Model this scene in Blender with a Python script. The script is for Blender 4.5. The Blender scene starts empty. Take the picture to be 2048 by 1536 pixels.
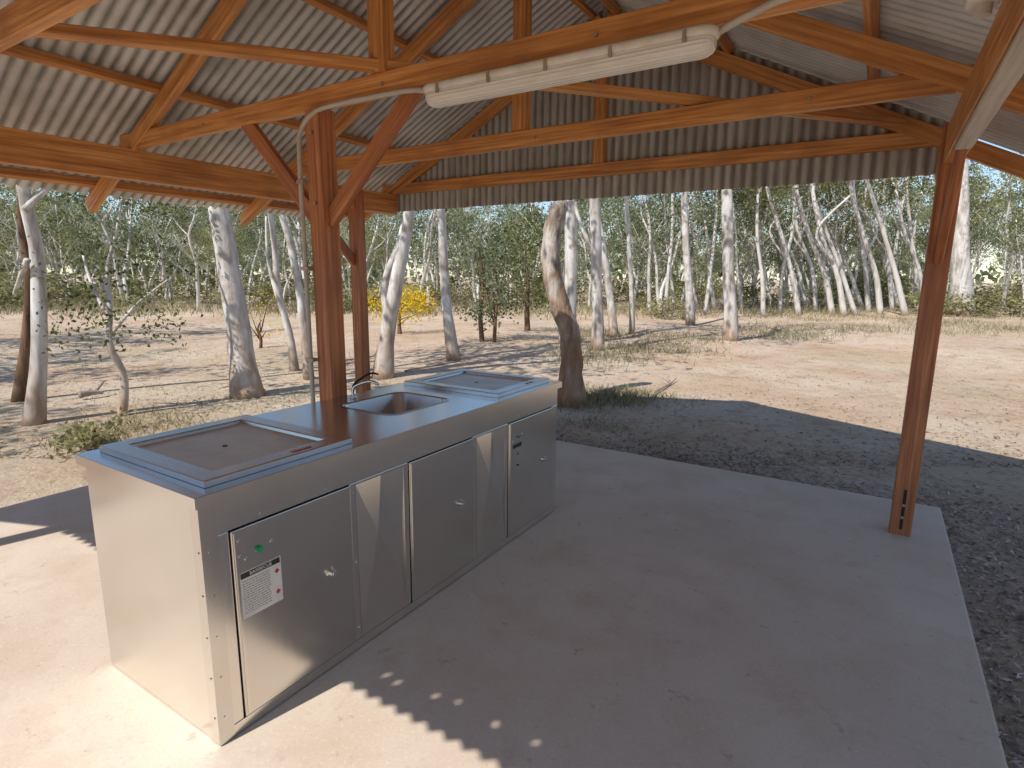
import bpy, bmesh, math, random
import numpy as np
from mathutils import Vector, Matrix
random.seed(7); rng=np.random.default_rng(7)
S=bpy.context.scene; C=S.collection
# ---------------------------------------------------------------- camera
H,PITCH,YAW,ROLL,FPX=1.5777,.1843,.5601,.0089,1153.95
cy_,sy_=math.cos(YAW),math.sin(YAW); cp_,sp_=math.cos(PITCH),math.sin(PITCH)
FW=Vector((-sy_*cp_,cy_*cp_,-sp_)); RT=Vector((cy_,sy_,0)); UP=Vector((-sy_*sp_,cy_*sp_,cp_))
cr,sr=math.cos(ROLL),math.sin(ROLL)
IX=RT*cr+UP*sr; IY=UP*cr-RT*sr
FH=Vector((-sy_,cy_,0))
def ray(u,v):
    return FW+IX*((u-1024)/FPX)+IY*((768-v)/FPX)
def at(u,v,ax,val):
    d=ray(u,v); o=Vector((0,0,H)); return o+d*((val-o[ax])/d[ax])
def at_depth(u,v,D):
    d=ray(u,v); return Vector((0,0,H))+d*(D/d.dot(FH))
cam=bpy.data.cameras.new('camera'); co=bpy.data.objects.new('camera',cam); C.objects.link(co)
m=Matrix((IX,IY,-FW)).transposed().to_4x4(); m.translation=Vector((0,0,H)); co.matrix_world=m
cam.sensor_width=36; cam.lens=FPX/2048*36; cam.clip_end=2000; cam.clip_start=.02
S.camera=co
S.view_settings.view_transform='Standard'; S.view_settings.look='None'; S.view_settings.exposure=0
# ---------------------------------------------------------------- light
SXT=.19
sd=Vector((SXT,.85,-1)).normalized()
sun=bpy.data.lights.new('sun','SUN'); so=bpy.data.objects.new('sun',sun); C.objects.link(so)
so.rotation_euler=sd.to_track_quat('-Z','Y').to_euler(); sun.energy=5; sun.angle=math.radians(.5); sun.color=(1,.955,.87)
w=bpy.data.worlds.new('World'); S.world=w; w.use_nodes=True
nt=w.node_tree; bg=nt.nodes['Background']; sk=nt.nodes.new('ShaderNodeTexSky'); sk.sky_type='NISHITA'; sk.sun_disc=False
sk.sun_elevation=math.asin(-sd.z); sk.sun_rotation=math.atan2(-sd.x,-sd.y); sk.air_density=1.0; sk.dust_density=.15; sk.ozone_density=2.2
nt.links.new(sk.outputs[0],bg.inputs[0]); bg.inputs[1].default_value=.15
# ---------------------------------------------------------------- materials
def N(t,ty,**k):
    n=t.nodes.new(ty)
    for a,b in k.items(): setattr(n,a,b)
    return n
def ramp(t,stops):
    r=N(t,'ShaderNodeValToRGB'); e=r.color_ramp.elements
    while len(e)<len(stops): e.new(.5)
    for i,(p,c) in enumerate(stops): e[i].position=p; e[i].color=(c[0],c[1],c[2],1)
    return r
def nmat(name,stops,scale=5,rough=.7,metal=0,bump=0,bscale=40,stretch=(1,1,1),detail=6,blotch=None,spec=.5,bdist=.01,grad=None,flute_shade=None):
    m=bpy.data.materials.new(name); m.use_nodes=True; t=m.node_tree; L=t.links.new
    b=t.nodes['Principled BSDF']; tc=N(t,'ShaderNodeTexCoord'); mp=N(t,'ShaderNodeMapping'); mp.inputs['Scale'].default_value=stretch
    L(tc.outputs['Object'],mp.inputs[0]); n=N(t,'ShaderNodeTexNoise'); n.inputs['Scale'].default_value=scale; n.inputs['Detail'].default_value=detail; n.inputs['Roughness'].default_value=.62
    L(mp.outputs[0],n.inputs[0]); r=ramp(t,stops); L(n.outputs[0],r.inputs[0]); out=r.outputs[0]
    if blotch:
        bs,bc,lo,hi=blotch
        n2=N(t,'ShaderNodeTexNoise'); n2.inputs['Scale'].default_value=bs; n2.inputs['Detail'].default_value=5
        L(tc.outputs['Object'],n2.inputs[0]); mr=N(t,'ShaderNodeMapRange'); mr.inputs[1].default_value=lo; mr.inputs[2].default_value=hi; L(n2.outputs[0],mr.inputs[0])
        mx=N(t,'ShaderNodeMixRGB'); L(mr.outputs[0],mx.inputs[0]); L(out,mx.inputs[1]); mx.inputs[2].default_value=(*bc,1); out=mx.outputs[0]
    if grad:
        lo,hi,gc,am=grad
        sx=N(t,'ShaderNodeSeparateXYZ'); L(tc.outputs['Object'],sx.inputs[0])
        n4=N(t,'ShaderNodeTexNoise'); n4.inputs['Scale'].default_value=4; n4.inputs['Detail'].default_value=6; L(mp.outputs[0],n4.inputs[0])
        ad=N(t,'ShaderNodeMath',operation='MULTIPLY_ADD'); L(n4.outputs[0],ad.inputs[0]); ad.inputs[1].default_value=(hi-lo)*2.2; L(sx.outputs[2],ad.inputs[2])
        mr=N(t,'ShaderNodeMapRange'); mr.inputs[1].default_value=lo+(hi-lo)*1.1; mr.inputs[2].default_value=hi+(hi-lo)*1.1; mr.inputs[3].default_value=am; mr.inputs[4].default_value=0; L(ad.outputs[0],mr.inputs[0])
        mx=N(t,'ShaderNodeMixRGB'); L(mr.outputs[0],mx.inputs[0]); L(out,mx.inputs[1]); mx.inputs[2].default_value=(*gc,1); out=mx.outputs[0]
    if flute_shade:   # groove shading painted into the corrugated sheet colour, broken up by noise: (axis, offset, colour, amount)
        axi,off,gc,am=flute_shade
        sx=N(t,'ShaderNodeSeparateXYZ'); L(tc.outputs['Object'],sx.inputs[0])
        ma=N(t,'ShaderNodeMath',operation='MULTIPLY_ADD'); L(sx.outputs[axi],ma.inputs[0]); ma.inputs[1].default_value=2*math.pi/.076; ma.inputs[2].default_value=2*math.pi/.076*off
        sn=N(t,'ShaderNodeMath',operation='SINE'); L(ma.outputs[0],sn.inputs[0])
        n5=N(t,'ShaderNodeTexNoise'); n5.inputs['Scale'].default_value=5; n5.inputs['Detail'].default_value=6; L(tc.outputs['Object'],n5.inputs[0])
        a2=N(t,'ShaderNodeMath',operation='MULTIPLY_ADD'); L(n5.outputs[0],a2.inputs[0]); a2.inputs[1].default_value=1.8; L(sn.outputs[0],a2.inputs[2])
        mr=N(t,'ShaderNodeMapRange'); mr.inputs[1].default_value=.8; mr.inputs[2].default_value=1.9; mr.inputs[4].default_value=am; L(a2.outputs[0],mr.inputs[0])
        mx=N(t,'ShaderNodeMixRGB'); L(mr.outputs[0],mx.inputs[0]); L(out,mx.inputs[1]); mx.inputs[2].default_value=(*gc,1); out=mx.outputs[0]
    L(out,b.inputs['Base Color']); b.inputs['Roughness'].default_value=rough; b.inputs['Metallic'].default_value=metal
    b.inputs['Specular IOR Level'].default_value=spec
    if bump:
        n3=N(t,'ShaderNodeTexNoise'); n3.inputs['Scale'].default_value=bscale; n3.inputs['Detail'].default_value=6; L(mp.outputs[0],n3.inputs[0])
        bp=N(t,'ShaderNodeBump'); bp.inputs['Strength'].default_value=bump; bp.inputs['Distance'].default_value=bdist; L(n3.outputs[0],bp.inputs['Height']); L(bp.outputs[0],b.inputs['Normal'])
    return m
def steel(name,c0,c1,r0,r1,st=(14,14,.5),warp=.14,aniso=0):
    m=nmat(name,[(.3,c0),(.7,c1)],scale=3,rough=(r0+r1)/2,metal=1,bump=warp,bscale=1.1,bdist=.03,detail=1)
    t=m.node_tree; L=t.links.new; b=t.nodes['Principled BSDF']
    for n_ in t.nodes:
        if n_.bl_idname=='ShaderNodeTexNoise' and abs(n_.inputs['Scale'].default_value-1.1)<1e-4: n_.inputs['Detail'].default_value=1
    tc=N(t,'ShaderNodeTexCoord'); mp=N(t,'ShaderNodeMapping'); mp.inputs['Scale'].default_value=st; L(tc.outputs['Object'],mp.inputs[0])
    n=N(t,'ShaderNodeTexNoise'); n.inputs['Scale'].default_value=14; n.inputs['Detail'].default_value=4; L(mp.outputs[0],n.inputs[0])
    mr=N(t,'ShaderNodeMapRange'); mr.inputs[1].default_value=.3; mr.inputs[2].default_value=.7; mr.inputs[3].default_value=r0; mr.inputs[4].default_value=r1; L(n.outputs[0],mr.inputs[0]); L(mr.outputs[0],b.inputs['Roughness'])
    return m
M={}
M['wood']=nmat('stained_timber',[(.3,(.32,.115,.033)),(.48,(.61,.255,.072)),(.6,(.75,.36,.115)),(.75,(.85,.5,.23))],scale=7,stretch=(.22,7,7),rough=.5,bump=.3,bscale=10,blotch=(1.7,(.36,.14,.05),.5,.78))
M['wood_dark']=nmat('red_brown_timber',[(.3,(.22,.072,.03)),(.5,(.45,.16,.06)),(.62,(.56,.23,.095)),(.75,(.67,.33,.16))],scale=7,stretch=(.22,7,7),rough=.5,bump=.3,bscale=10,blotch=(1.7,(.26,.09,.045),.48,.82))
M['wood_lit']=nmat('lit_underside_timber',[(.3,(.35,.28,.22)),(.5,(.55,.47,.39)),(.75,(.7,.63,.55))],scale=7,stretch=(.22,7,7),rough=.7,bump=.3,bscale=10)  # paler timber colour, stands for light on the plate underside
M['steel']=steel('brushed_steel',(.74,.725,.69),(.79,.775,.74),.21,.25,warp=.22)
M['steel_top']=steel('polished_steel',(.63,.64,.655),(.68,.69,.705),.19,.21,(4,4,4),.1)
M['steel_door']=steel('door_steel',(.69,.675,.64),(.74,.725,.69),.22,.27,warp=.22)
M['steel_rim']=steel('dull_rim_steel',(.52,.53,.545),(.58,.59,.605),.24,.26,(4,4,4),.04)
M['plate']=nmat('hotplate_steel',[(.3,(.58,.58,.56)),(.5,(.68,.68,.66)),(.75,(.76,.76,.74))],scale=6,rough=.45,metal=.7,bump=.12,bscale=30,bdist=.002)
M['dark']=nmat('dark_gap',[(.3,(.015,.014,.013)),(.7,(.03,.028,.026))],rough=.8)
M['white_pl']=nmat('cream_plastic',[(.3,(.62,.57,.49)),(.7,(.8,.76,.68))],scale=12,rough=.45)
M['diff']=nmat('dusty_diffuser',[(.3,(.68,.63,.56)),(.7,(.84,.81,.76))],scale=9,stretch=(.5,2,2),rough=.22)
M['conduit']=nmat('grey_conduit',[(.3,(.46,.41,.34)),(.7,(.58,.53,.46))],scale=9,rough=.5)
M['clip']=nmat('clip_metal',[(.3,(.35,.28,.2)),(.7,(.5,.42,.33))],rough=.5,metal=.5)
M['chrome']=nmat('chrome',[(.3,(.7,.7,.68)),(.7,(.8,.8,.78))],rough=.12,metal=1)
M['green']=nmat('green_button',[(.3,(.01,.25,.08)),(.7,(.015,.35,.12))],rough=.35)
M['red']=nmat('red_marking',[(.3,(.45,.02,.015)),(.7,(.6,.03,.02))],rough=.45)
M['black']=nmat('black_print',[(.3,(.02,.02,.02)),(.7,(.035,.033,.03))],rough=.5)
M['paper']=nmat('sticker_white',[(.3,(.58,.56,.53)),(.7,(.7,.68,.65))],scale=14,rough=.4)
M['print']=nmat('grey_print',[(.3,(.16,.15,.14)),(.7,(.24,.23,.22))],rough=.5)
M['bark']=nmat('white_gum_bark',[(.3,(.26,.22,.19)),(.43,(.49,.45,.41)),(.57,(.67,.65,.62)),(.8,(.78,.77,.75))],scale=2.8,stretch=(2.6,2.6,.5),rough=.85,bump=.6,bscale=9,blotch=(3.6,(.34,.27,.21),.54,.7),spec=.2,grad=(.2,.9,(.34,.21,.13),.75))
M['bark_far']=nmat('pale_far_bark',[(.3,(.35,.31,.27)),(.48,(.62,.59,.55)),(.8,(.78,.76,.73))],scale=1.6,stretch=(2,2,.5),rough=.9,spec=.1)
M['bark_brown']=nmat('brown_bark',[(.3,(.08,.045,.03)),(.6,(.2,.12,.075)),(.8,(.32,.22,.16))],scale=3,stretch=(3,3,.5),rough=.9,bump=.8,bscale=12,spec=.1)
M['bark_orange']=nmat('mottled_dead_bark',[(.33,(.14,.105,.09)),(.45,(.33,.28,.235)),(.55,(.52,.47,.42)),(.7,(.68,.64,.6))],scale=3,stretch=(2.5,2.5,.6),rough=.85,bump=1,bscale=8,spec=.15,bdist=.03,blotch=(4,(.26,.17,.11),.52,.66),grad=(.3,1.8,(.38,.185,.095),.8))
M['stick']=nmat('dead_stick',[(.3,(.2,.15,.12)),(.7,(.42,.36,.31))],scale=6,rough=.9)
def leafmat(name,dark,light,trans=.35):
    m=bpy.data.materials.new(name); m.use_nodes=True; t=m.node_tree; L=t.links.new
    for n in list(t.nodes): t.nodes.remove(n)
    o=N(t,'ShaderNodeOutputMaterial'); a=N(t,'ShaderNodeAttribute',attribute_name='tone'); oi=N(t,'ShaderNodeObjectInfo')
    ad=N(t,'ShaderNodeMath',operation='MULTIPLY_ADD'); L(oi.outputs['Random'],ad.inputs[0]); ad.inputs[1].default_value=.4; L(a.outputs['Fac'],ad.inputs[2])
    sb=N(t,'ShaderNodeMath',operation='SUBTRACT'); L(ad.outputs[0],sb.inputs[0]); sb.inputs[1].default_value=.2
    r=ramp(t,[(0,dark),(1,light)]); L(sb.outputs[0],r.inputs[0])
    d=N(t,'ShaderNodeBsdfDiffuse'); L(r.outputs[0],d.inputs[0])
    if trans>0:
        tr=N(t,'ShaderNodeBsdfTranslucent'); mx=N(t,'ShaderNodeMixShader'); mx.inputs[0].default_value=trans
        L(r.outputs[0],tr.inputs[0]); L(d.outputs[0],mx.inputs[1]); L(tr.outputs[0],mx.inputs[2]); L(mx.outputs[0],o.inputs[0])
    else: L(d.outputs[0],o.inputs[0])
    return m
M['leaf']=leafmat('gum_leaves',(.1,.11,.042),(.46,.46,.24),.4)
M['leaf_blue']=leafmat('blue_green_leaves',(.1,.125,.065),(.42,.46,.3),.4)
M['leaf_dark']=leafmat('dark_leaves',(.065,.08,.03),(.27,.29,.13))
M['leaf_yel']=leafmat('wattle_blossom',(.6,.4,.02),(.95,.7,.04),.3)
M['leaf_scrub']=leafmat('scrub_leaves',(.15,.15,.07),(.48,.45,.24))
M['grass']=leafmat('dry_grass',(.2,.18,.1),(.5,.44,.28),.2)
M['litter']=leafmat('leaf_litter',(.16,.1,.07),(.58,.48,.39),0)
M['chipdark']=leafmat('bark_mulch',(.1,.075,.06),(.58,.5,.44),0)
M['tin']=nmat('weathered_roof_sheet',[(.3,(.5,.485,.45)),(.5,(.66,.65,.62)),(.75,(.76,.75,.73))],scale=1.6,rough=.5,metal=.1,bump=.1,bscale=60,detail=8,blotch=(2.3,(.42,.39,.33),.52,.78),bdist=.003,flute_shade=(1,2.12,(.17,.15,.12),.75))
M['tin_gable']=nmat('weathered_gable_sheet',[(.3,(.33,.31,.28)),(.5,(.5,.485,.45)),(.75,(.66,.65,.62))],scale=2.5,stretch=(5,5,.5),rough=.55,metal=.1,bump=.1,bscale=60,detail=8,bdist=.003,flute_shade=(0,0,(.12,.105,.085),.65))
def slabmat():
    m=nmat('concrete',[(.3,(.56,.45,.36)),(.5,(.625,.52,.425)),(.7,(.68,.58,.485))],scale=.9,rough=.75,bump=.14,bscale=70,detail=10,blotch=(3,(.55,.42,.32),.48,.8),bdist=.004,spec=.3)
    t=m.node_tree; L=t.links.new; b=t.nodes['Principled BSDF']; src=b.inputs['Base Color'].links[0].from_socket
    tc=N(t,'ShaderNodeTexCoord')
    for sc,lo,hi,am,col in ((22,.58,.7,.35,(.4,.29,.21)),(90,.56,.67,.45,(.4,.3,.23)),(60,.55,.64,.35,(.76,.68,.6)),(5,.57,.7,.35,(.44,.32,.23)),(9,.625,.67,.45,(.32,.22,.16))):
        n=N(t,'ShaderNodeTexNoise'); n.inputs['Scale'].default_value=sc; n.inputs['Detail'].default_value=6; n.inputs['Roughness'].default_value=.7
        mp=N(t,'ShaderNodeMapping'); mp.inputs['Location'].default_value=(sc,sc*.3,0); L(tc.outputs['Object'],mp.inputs[0]); L(mp.outputs[0],n.inputs[0])
        mr=N(t,'ShaderNodeMapRange'); mr.inputs[1].default_value=lo; mr.inputs[2].default_value=hi; mr.inputs[4].default_value=am; L(n.outputs[0],mr.inputs[0])
        mx=N(t,'ShaderNodeMixRGB'); L(mr.outputs[0],mx.inputs[0]); L(src,mx.inputs[1]); mx.inputs[2].default_value=(*col,1); src=mx.outputs[0]
    L(src,b.inputs['Base Color'])
    return m
M['slab']=slabmat()
def groundmat():
    m=bpy.data.materials.new('dry_soil'); m.use_nodes=True; t=m.node_tree; L=t.links.new; b=t.nodes['Principled BSDF']; b.inputs['Roughness'].default_value=.95; b.inputs['Specular IOR Level'].default_value=.1
    tc=N(t,'ShaderNodeTexCoord')
    def nz(s,d=8,r=.65):
        n=N(t,'ShaderNodeTexNoise'); n.inputs['Scale'].default_value=s; n.inputs['Detail'].default_value=d; n.inputs['Roughness'].default_value=r; L(tc.outputs['Object'],n.inputs[0]); return n.outputs[0]
    r=ramp(t,[(.3,(.48,.31,.2)),(.45,(.58,.43,.31)),(.6,(.65,.52,.4)),(.8,(.72,.61,.48))]); L(nz(.35,10),r.inputs[0])
    def mix(src,fac,col,lo,hi,mx_=1):
        mr=N(t,'ShaderNodeMapRange'); mr.inputs[1].default_value=lo; mr.inputs[2].default_value=hi; mr.inputs[4].default_value=mx_; L(fac,mr.inputs[0])
        x=N(t,'ShaderNodeMixRGB'); L(mr.outputs[0],x.inputs[0]); L(src,x.inputs[1]); x.inputs[2].default_value=(*col,1); return x.outputs[0]
    c=mix(r.outputs[0],nz(.12,6),(.48,.44,.27),.52,.7,.55)
    c=mix(c,nz(2.2,8,.7),(.38,.25,.165),.5,.7,.7)
    c=mix(c,nz(11,8,.8),(.23,.155,.11),.53,.68,.7)
    c=mix(c,nz(28,4,.8),(.73,.65,.55),.57,.7,.5)
    L(c,b.inputs['Base Color'])
    bp=N(t,'ShaderNodeBump'); bp.inputs['Strength'].default_value=.9; bp.inputs['Distance'].default_value=.06; L(nz(7,10,.75),bp.inputs['Height']); L(bp.outputs[0],b.inputs['Normal'])
    return m
M['ground']=groundmat()
# ---------------------------------------------------------------- helpers
def link(name,verts,faces,mat,parent=None,smooth=False,mw=None):
    me=bpy.data.meshes.new(name); me.from_pydata([tuple(v) for v in verts],[],faces); me.update()
    bm=bmesh.new(); bm.from_mesh(me); bmesh.ops.recalc_face_normals(bm,faces=bm.faces); bm.to_mesh(me); bm.free()
    if smooth: me.polygons.foreach_set('use_smooth',[True]*len(me.polygons))
    if mat: me.materials.append(mat)
    o=bpy.data.objects.new(name,me); C.objects.link(o)
    if mw is not None: o.matrix_world=mw
    if parent: o.parent=parent; o.matrix_parent_inverse=Matrix.Identity(4)
    return o
def tag(o,label=None,cat=None,group=None,kind=None):
    if label: o['label']=label
    if cat: o['category']=cat
    if group: o['group']=group
    if kind: o['kind']=kind
    return o
def empty(name,loc=(0,0,0)):
    o=bpy.data.objects.new(name,None); C.objects.link(o); o.location=loc; o.empty_display_size=.1; return o
def local(parent,mw):
    return Matrix.Translation(-Vector(parent.location))@mw if parent else mw
def beam(name,parent,p0,p1,w,h,mat,up=(0,0,1),ch=.004):
    p0=Vector(p0);p1=Vector(p1); x=(p1-p0); Ln=x.length; x.normalize(); u=Vector(up); y=u.cross(x).normalized(); z=x.cross(y)
    a,b=w/2,h/2; sec=[(-a+ch,-b),(a-ch,-b),(a,-b+ch),(a,b-ch),(a-ch,b),(-a+ch,b),(-a,b-ch),(-a,-b+ch)]
    so_=random.uniform(0,20)
    vs=[(so_,s,q) for s,q in sec]+[(so_+Ln,s,q) for s,q in sec]
    fs=[tuple(range(8)),tuple(range(15,7,-1))]+[(i,(i+1)%8,8+(i+1)%8,8+i) for i in range(8)]
    mw=Matrix((x,y,z)).transposed().to_4x4(); mw.translation=p0-x*so_
    o=link(name,vs,fs,mat,None)
    if parent: o.parent=parent
    o.matrix_basis=local(parent,mw)
    return o
class MB:
    def __init__(s): s.v=[];s.f=[]
    def add(s,v,f):
        n=len(s.v); s.v+= [tuple(a) for a in v]; s.f+=[tuple(i+n for i in q) for q in f]
    def box(s,a,b):
        x0,y0,z0=a;x1,y1,z1=b
        s.add([(x0,y0,z0),(x1,y0,z0),(x1,y1,z0),(x0,y1,z0),(x0,y0,z1),(x1,y0,z1),(x1,y1,z1),(x0,y1,z1)],[(0,3,2,1),(4,5,6,7),(0,1,5,4),(1,2,6,5),(2,3,7,6),(3,0,4,7)])
    def tube(s,pts,rad,n=10,jit=0,cap=True):
        pts=[Vector(p) for p in pts]; k=len(pts); vs=[];
        if not hasattr(rad,'__len__'): rad=[rad]*k
        ref=Vector((.13,.97,.2)).normalized()
        for i,p in enumerate(pts):
            d=(pts[min(i+1,k-1)]-pts[max(i-1,0)]).normalized(); a=d.cross(ref)
            if a.length<.05: a=d.cross(Vector((1,0,0)))
            a.normalize(); b=d.cross(a)
            for j in range(n):
                t=2*math.pi*j/n; r=rad[i]*(1+jit*(math.sin(3.1*t+i*1.3)*.5+random.uniform(-.5,.5)))
                vs.append(p+a*(math.cos(t)*r)+b*(math.sin(t)*r))
        fs=[(i*n+j,i*n+(j+1)%n,(i+1)*n+(j+1)%n,(i+1)*n+j) for i in range(k-1) for j in range(n)]
        if cap: fs+=[tuple(range(n)),tuple((k-1)*n+j for j in range(n))]
        s.add(vs,fs)
    def cyl(s,c,ax,r,L,n=16):
        ax=Vector(ax).normalized(); c=Vector(c); s.tube([c,c+ax*L],r,n)
    def build(s,name,mat,parent=None,smooth=False):
        off=Vector(parent.location) if parent and parent.parent is None else Vector((0,0,0))
        if parent and parent.parent is not None: off=Vector(parent.parent.location)
        return link(name,[Vector(v)-off for v in s.v],s.f,mat,parent,smooth)
def spline(pts,n):
    P=np.array(pts,float); k=len(P); out=[]
    for t in np.linspace(0,k-1,n):
        i=min(int(t),k-2); f=t-i; p0=P[max(i-1,0)];p1=P[i];p2=P[i+1];p3=P[min(i+2,k-1)]
        out.append(.5*((2*p1)+(-p0+p2)*f+(2*p0-5*p1+4*p2-p3)*f*f+(-p0+3*p1-3*p2+p3)*f**3))
    return out
# ---------------------------------------------------------------- ground & slab
GZ=-.08
def gz(x,y):
    d=max(0,math.hypot(x+2,y-2)-6)
    return GZ+min(1,d/8)*(.10*math.sin(x*.31+1)*math.cos(y*.27)+.05*math.sin(x*.9+y*.7))
ax=sorted(set([round(s*t,2) for s in (-1,1) for t in list(np.arange(0,30,.6))+list(np.arange(30,60,3))+[70,90,120,170,250,400,700]]))
vs=[(x-2,y+8,gz(x-2,y+8)) for y in ax for x in ax]; n=len(ax)
fs=[(j*n+i,j*n+i+1,(j+1)*n+i+1,(j+1)*n+i) for j in range(n-1) for i in range(n-1)]
g=link('ground',vs,fs,M['ground'],smooth=True); tag(g,kind='structure')
BX,BY,BW,BL=-1.72,.912,.79,2.42
SX,SY,SLX,SNY=.527,4.88,-4.92,-.8
sl=MB(); sl.box((SLX,SNY,-.3),(SX,SY,0)); s=sl.build('concrete_slab',M['slab']); tag(s,kind='structure')
bv=s.modifiers.new('bevel','BEVEL'); bv.width=.012; bv.segments=2
# ---------------------------------------------------------------- shelter
PX,RX,PY,RY0=.267,-4.51,4.233,0.0
XC=(PX+RX)/2; YC=2.12
ZP0,ZP1=2.217,2.42
sh=empty('picnic_shelter',(XC,YC,0)); tag(sh,'open timber picnic shelter with orange stained frame and corrugated metal gable roof','shelter')
def zc(d): return 3.64-.5*d
GY=4.75; NY=2*YC-GY
for x in (PX,RX):
    for y in (PY,RY0): beam('post',sh,(x,y,0),(x,y,2.44 if x==PX else 2.41),.115,.115,M['wood_dark'],up=(0,1,0))
    beam('wall_plate',sh,(x,NY-.03,(ZP0+ZP1)/2),(x,GY+.03,(ZP0+ZP1)/2),.085,ZP1-ZP0,M['wood'])
    for y,sg in ((PY,-1),(RY0,1)):
        beam('knee_brace',sh,(x-.0,y+sg*.05,1.70),(x,y+sg*.56,2.235),.042,.085,M['wood_dark'])
beam('lit_underside_strip',sh,(PX,.62,ZP0-.012),(PX,3.62,ZP0-.012),.07,.02,M['wood_lit'])  # added pale strip, paints the light caught under the right wall plate
QX,T1,T2,T0=-2.575,2.19,3.47,.99
beam('post',sh,(QX,T1,0),(QX,T1,2.419),.11,.11,M['wood_dark'],up=(0,1,0))
for sg,xe,zb in ((1,-1.9,1.86),(-1,-3.2,1.86)):
    beam('knee_brace',sh,(QX+sg*.045,T1,zb),(xe,T1,2.44),.04,.085,M['wood_dark'])
for y in (NY,T0,T1,T2,GY):
    x0,x1=(RX-.12,PX+.12)
    beam('tie_beam',sh,(x0,y,2.421+.052),(x1,y,2.421+.052),.046,.104,M['wood'])
    for sg in (-1,1):
        dE=3.12
        if abs(y-NY)<.01 or abs(y-GY)<.01: dE=2.95
        beam('rafter',sh,(XC+sg*.02,y,zc(.02)),(XC+sg*dE,y,zc(dE)),.052,.105,M['wood'])
    beam('king_post',sh,(XC,y,2.526),(XC,y,zc(0)-.03),.095,.085,M['wood'],up=(0,1,0))
for sg in (-1,1):
    for d in (.1,1.0,1.96,2.98):
        z=zc(d)+.061+.03
        beam('purlin',sh,(XC+sg*d,NY-.2,z),(XC+sg*d,GY+.2,z),.04,.062,M['wood'],up=(sg*.447,0,.894))
beam('plan_brace',sh,(-3.16,.99,2.553),(.0,4.6,2.553),.07,.045,M['wood'])
def corr(t,p=.076,a=.0125): return a*math.sin(2*math.pi*t/p)
y=NY-.25; k=0
pitch=.076
while y<GY+.2-.05:
    ye=min(y+.076*10+.02,GY+.25)
    for sg in (-1,1):
        vs=[];fs=[]; ny=int((ye-y)/pitch*8)
        dd=[0.0,1.1,2.2,3.2]
        for i in range(ny+1):
            yy=y+(ye-y)*i/ny
            for d in dd:
                z=zc(d)+.139+corr(yy)+(k%2)*.002+.0015*math.sin(k*3+d*2); vs.append((XC+sg*d-XC,yy-YC,z))
        m_=len(dd)
        fs=[(i*m_+j,i*m_+j+1,(i+1)*m_+j+1,(i+1)*m_+j) for i in range(ny) for j in range(m_-1)]
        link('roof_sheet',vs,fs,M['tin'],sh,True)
    y+=.76; k+=1
mb=MB()
for sg in (-1,1): mb.add([(XC,NY-.26,zc(0)+.18),(XC,GY+.26,zc(0)+.18),(XC+sg*.2,GY+.26,zc(.2)+.162),(XC+sg*.2,NY-.26,zc(.2)+.162)],[(0,1,2,3)])
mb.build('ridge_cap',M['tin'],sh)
holes=[]
for u,v in ((740,1331),(772,1350),(797,1364),(868,1394),(915,1406),(992,1445),(1075,1482)):
    p=at(u,v,2,0); z=(p.y-(NY-.04))/.85; holes.append((p.x-SXT*z-XC,z))
for yy in (GY+.04,NY-.04):
    x=-2.36
    while x<2.36:
        xe=min(x+.8,2.38); nn=int((xe-x)/pitch*8); hs=[h for h in holes if yy<0 and x<=h[0]<xe and h[1]>2.27]
        rows=sorted([2.25]+[h[1]+s_*.009 for h in hs for s_ in (-1,1)])
        vs=[]
        for i in range(nn+1):
            xx=x+(xe-x)*i/nn; c=corr(xx,a=.0125); zt=zc(abs(xx))+.12
            vs+= [(xx,yy-YC+c,z) for z in rows]+[(xx,yy-YC+c,(zt+max(rows))/2),(xx,yy-YC+c,zt)]
        m_=len(rows)+2
        fs=[]
        for i in range(nn):
            for j in range(m_-1):
                if j<len(rows)-1:
                    xm=x+(xe-x)*(i+.5)/nn; zm=(rows[j]+rows[j+1])/2
                    if any(abs(xm-h[0])<.0095 and abs(zm-h[1])<.012 for h in hs): continue
                fs.append((i*m_+j,i*m_+j+1,(i+1)*m_+j+1,(i+1)*m_+j))
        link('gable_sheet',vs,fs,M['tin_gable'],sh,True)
        x+=.8
for x,y_,z in ((PX,PY-.06,.12),(PX,PY-.06,.2),(PX,PY-.06,1.72),(QX-.0,T1-.058,1.95),(QX,T1-.058,2.3),(-3.6,T1-.024,2.47),(-1.0,T1-.024,2.47),(-2.1,T1-.024,2.47),(-2.0,T2-.024,2.47),(-.4,T2-.024,2.47)):
    b=MB(); b.cyl((x,y_,z),(0,-1,0),.009,.01,6); b.build('bolt',M['clip'],sh)
b=MB(); b.box((PX-.008,PY-.0605,.04),(PX+.008,PY-.0585,.3)); b.build('base_slot',M['dark'],sh)
# ---------------------------------------------------------------- batten light and conduit
fx=empty('batten_light',(-1.17,T1-.05,2.36)); tag(fx,'long dusty cream batten light fixed under the roof beam','light')
def capsule(x0,x1,y,z,ry,rz,n=24,rib=0,pw=.8):
    v=[];secs=[(x0,.45),(x0+.01,.75),(x0+.03,.95),(x0+.05,1),(x1-.05,1),(x1-.03,.95),(x1-.01,.75),(x1,.45)]
    for x,s_ in secs:
        for j in range(n):
            t=2*math.pi*j/n; cx,sx_=math.cos(t),math.sin(t); q=1-rib*(j%2)
            v.append((x,y+ry*q*s_*math.copysign(abs(cx)**pw,cx),z+rz*q*s_*math.copysign(abs(sx_)**pw,sx_)))
    k=len(secs)
    f=[(i*n+j,i*n+(j+1)%n,(i+1)*n+(j+1)%n,(i+1)*n+j) for i in range(k-1) for j in range(n)]+[tuple(range(n)),tuple((k-1)*n+j for j in range(n))]
    return v,f
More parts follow.
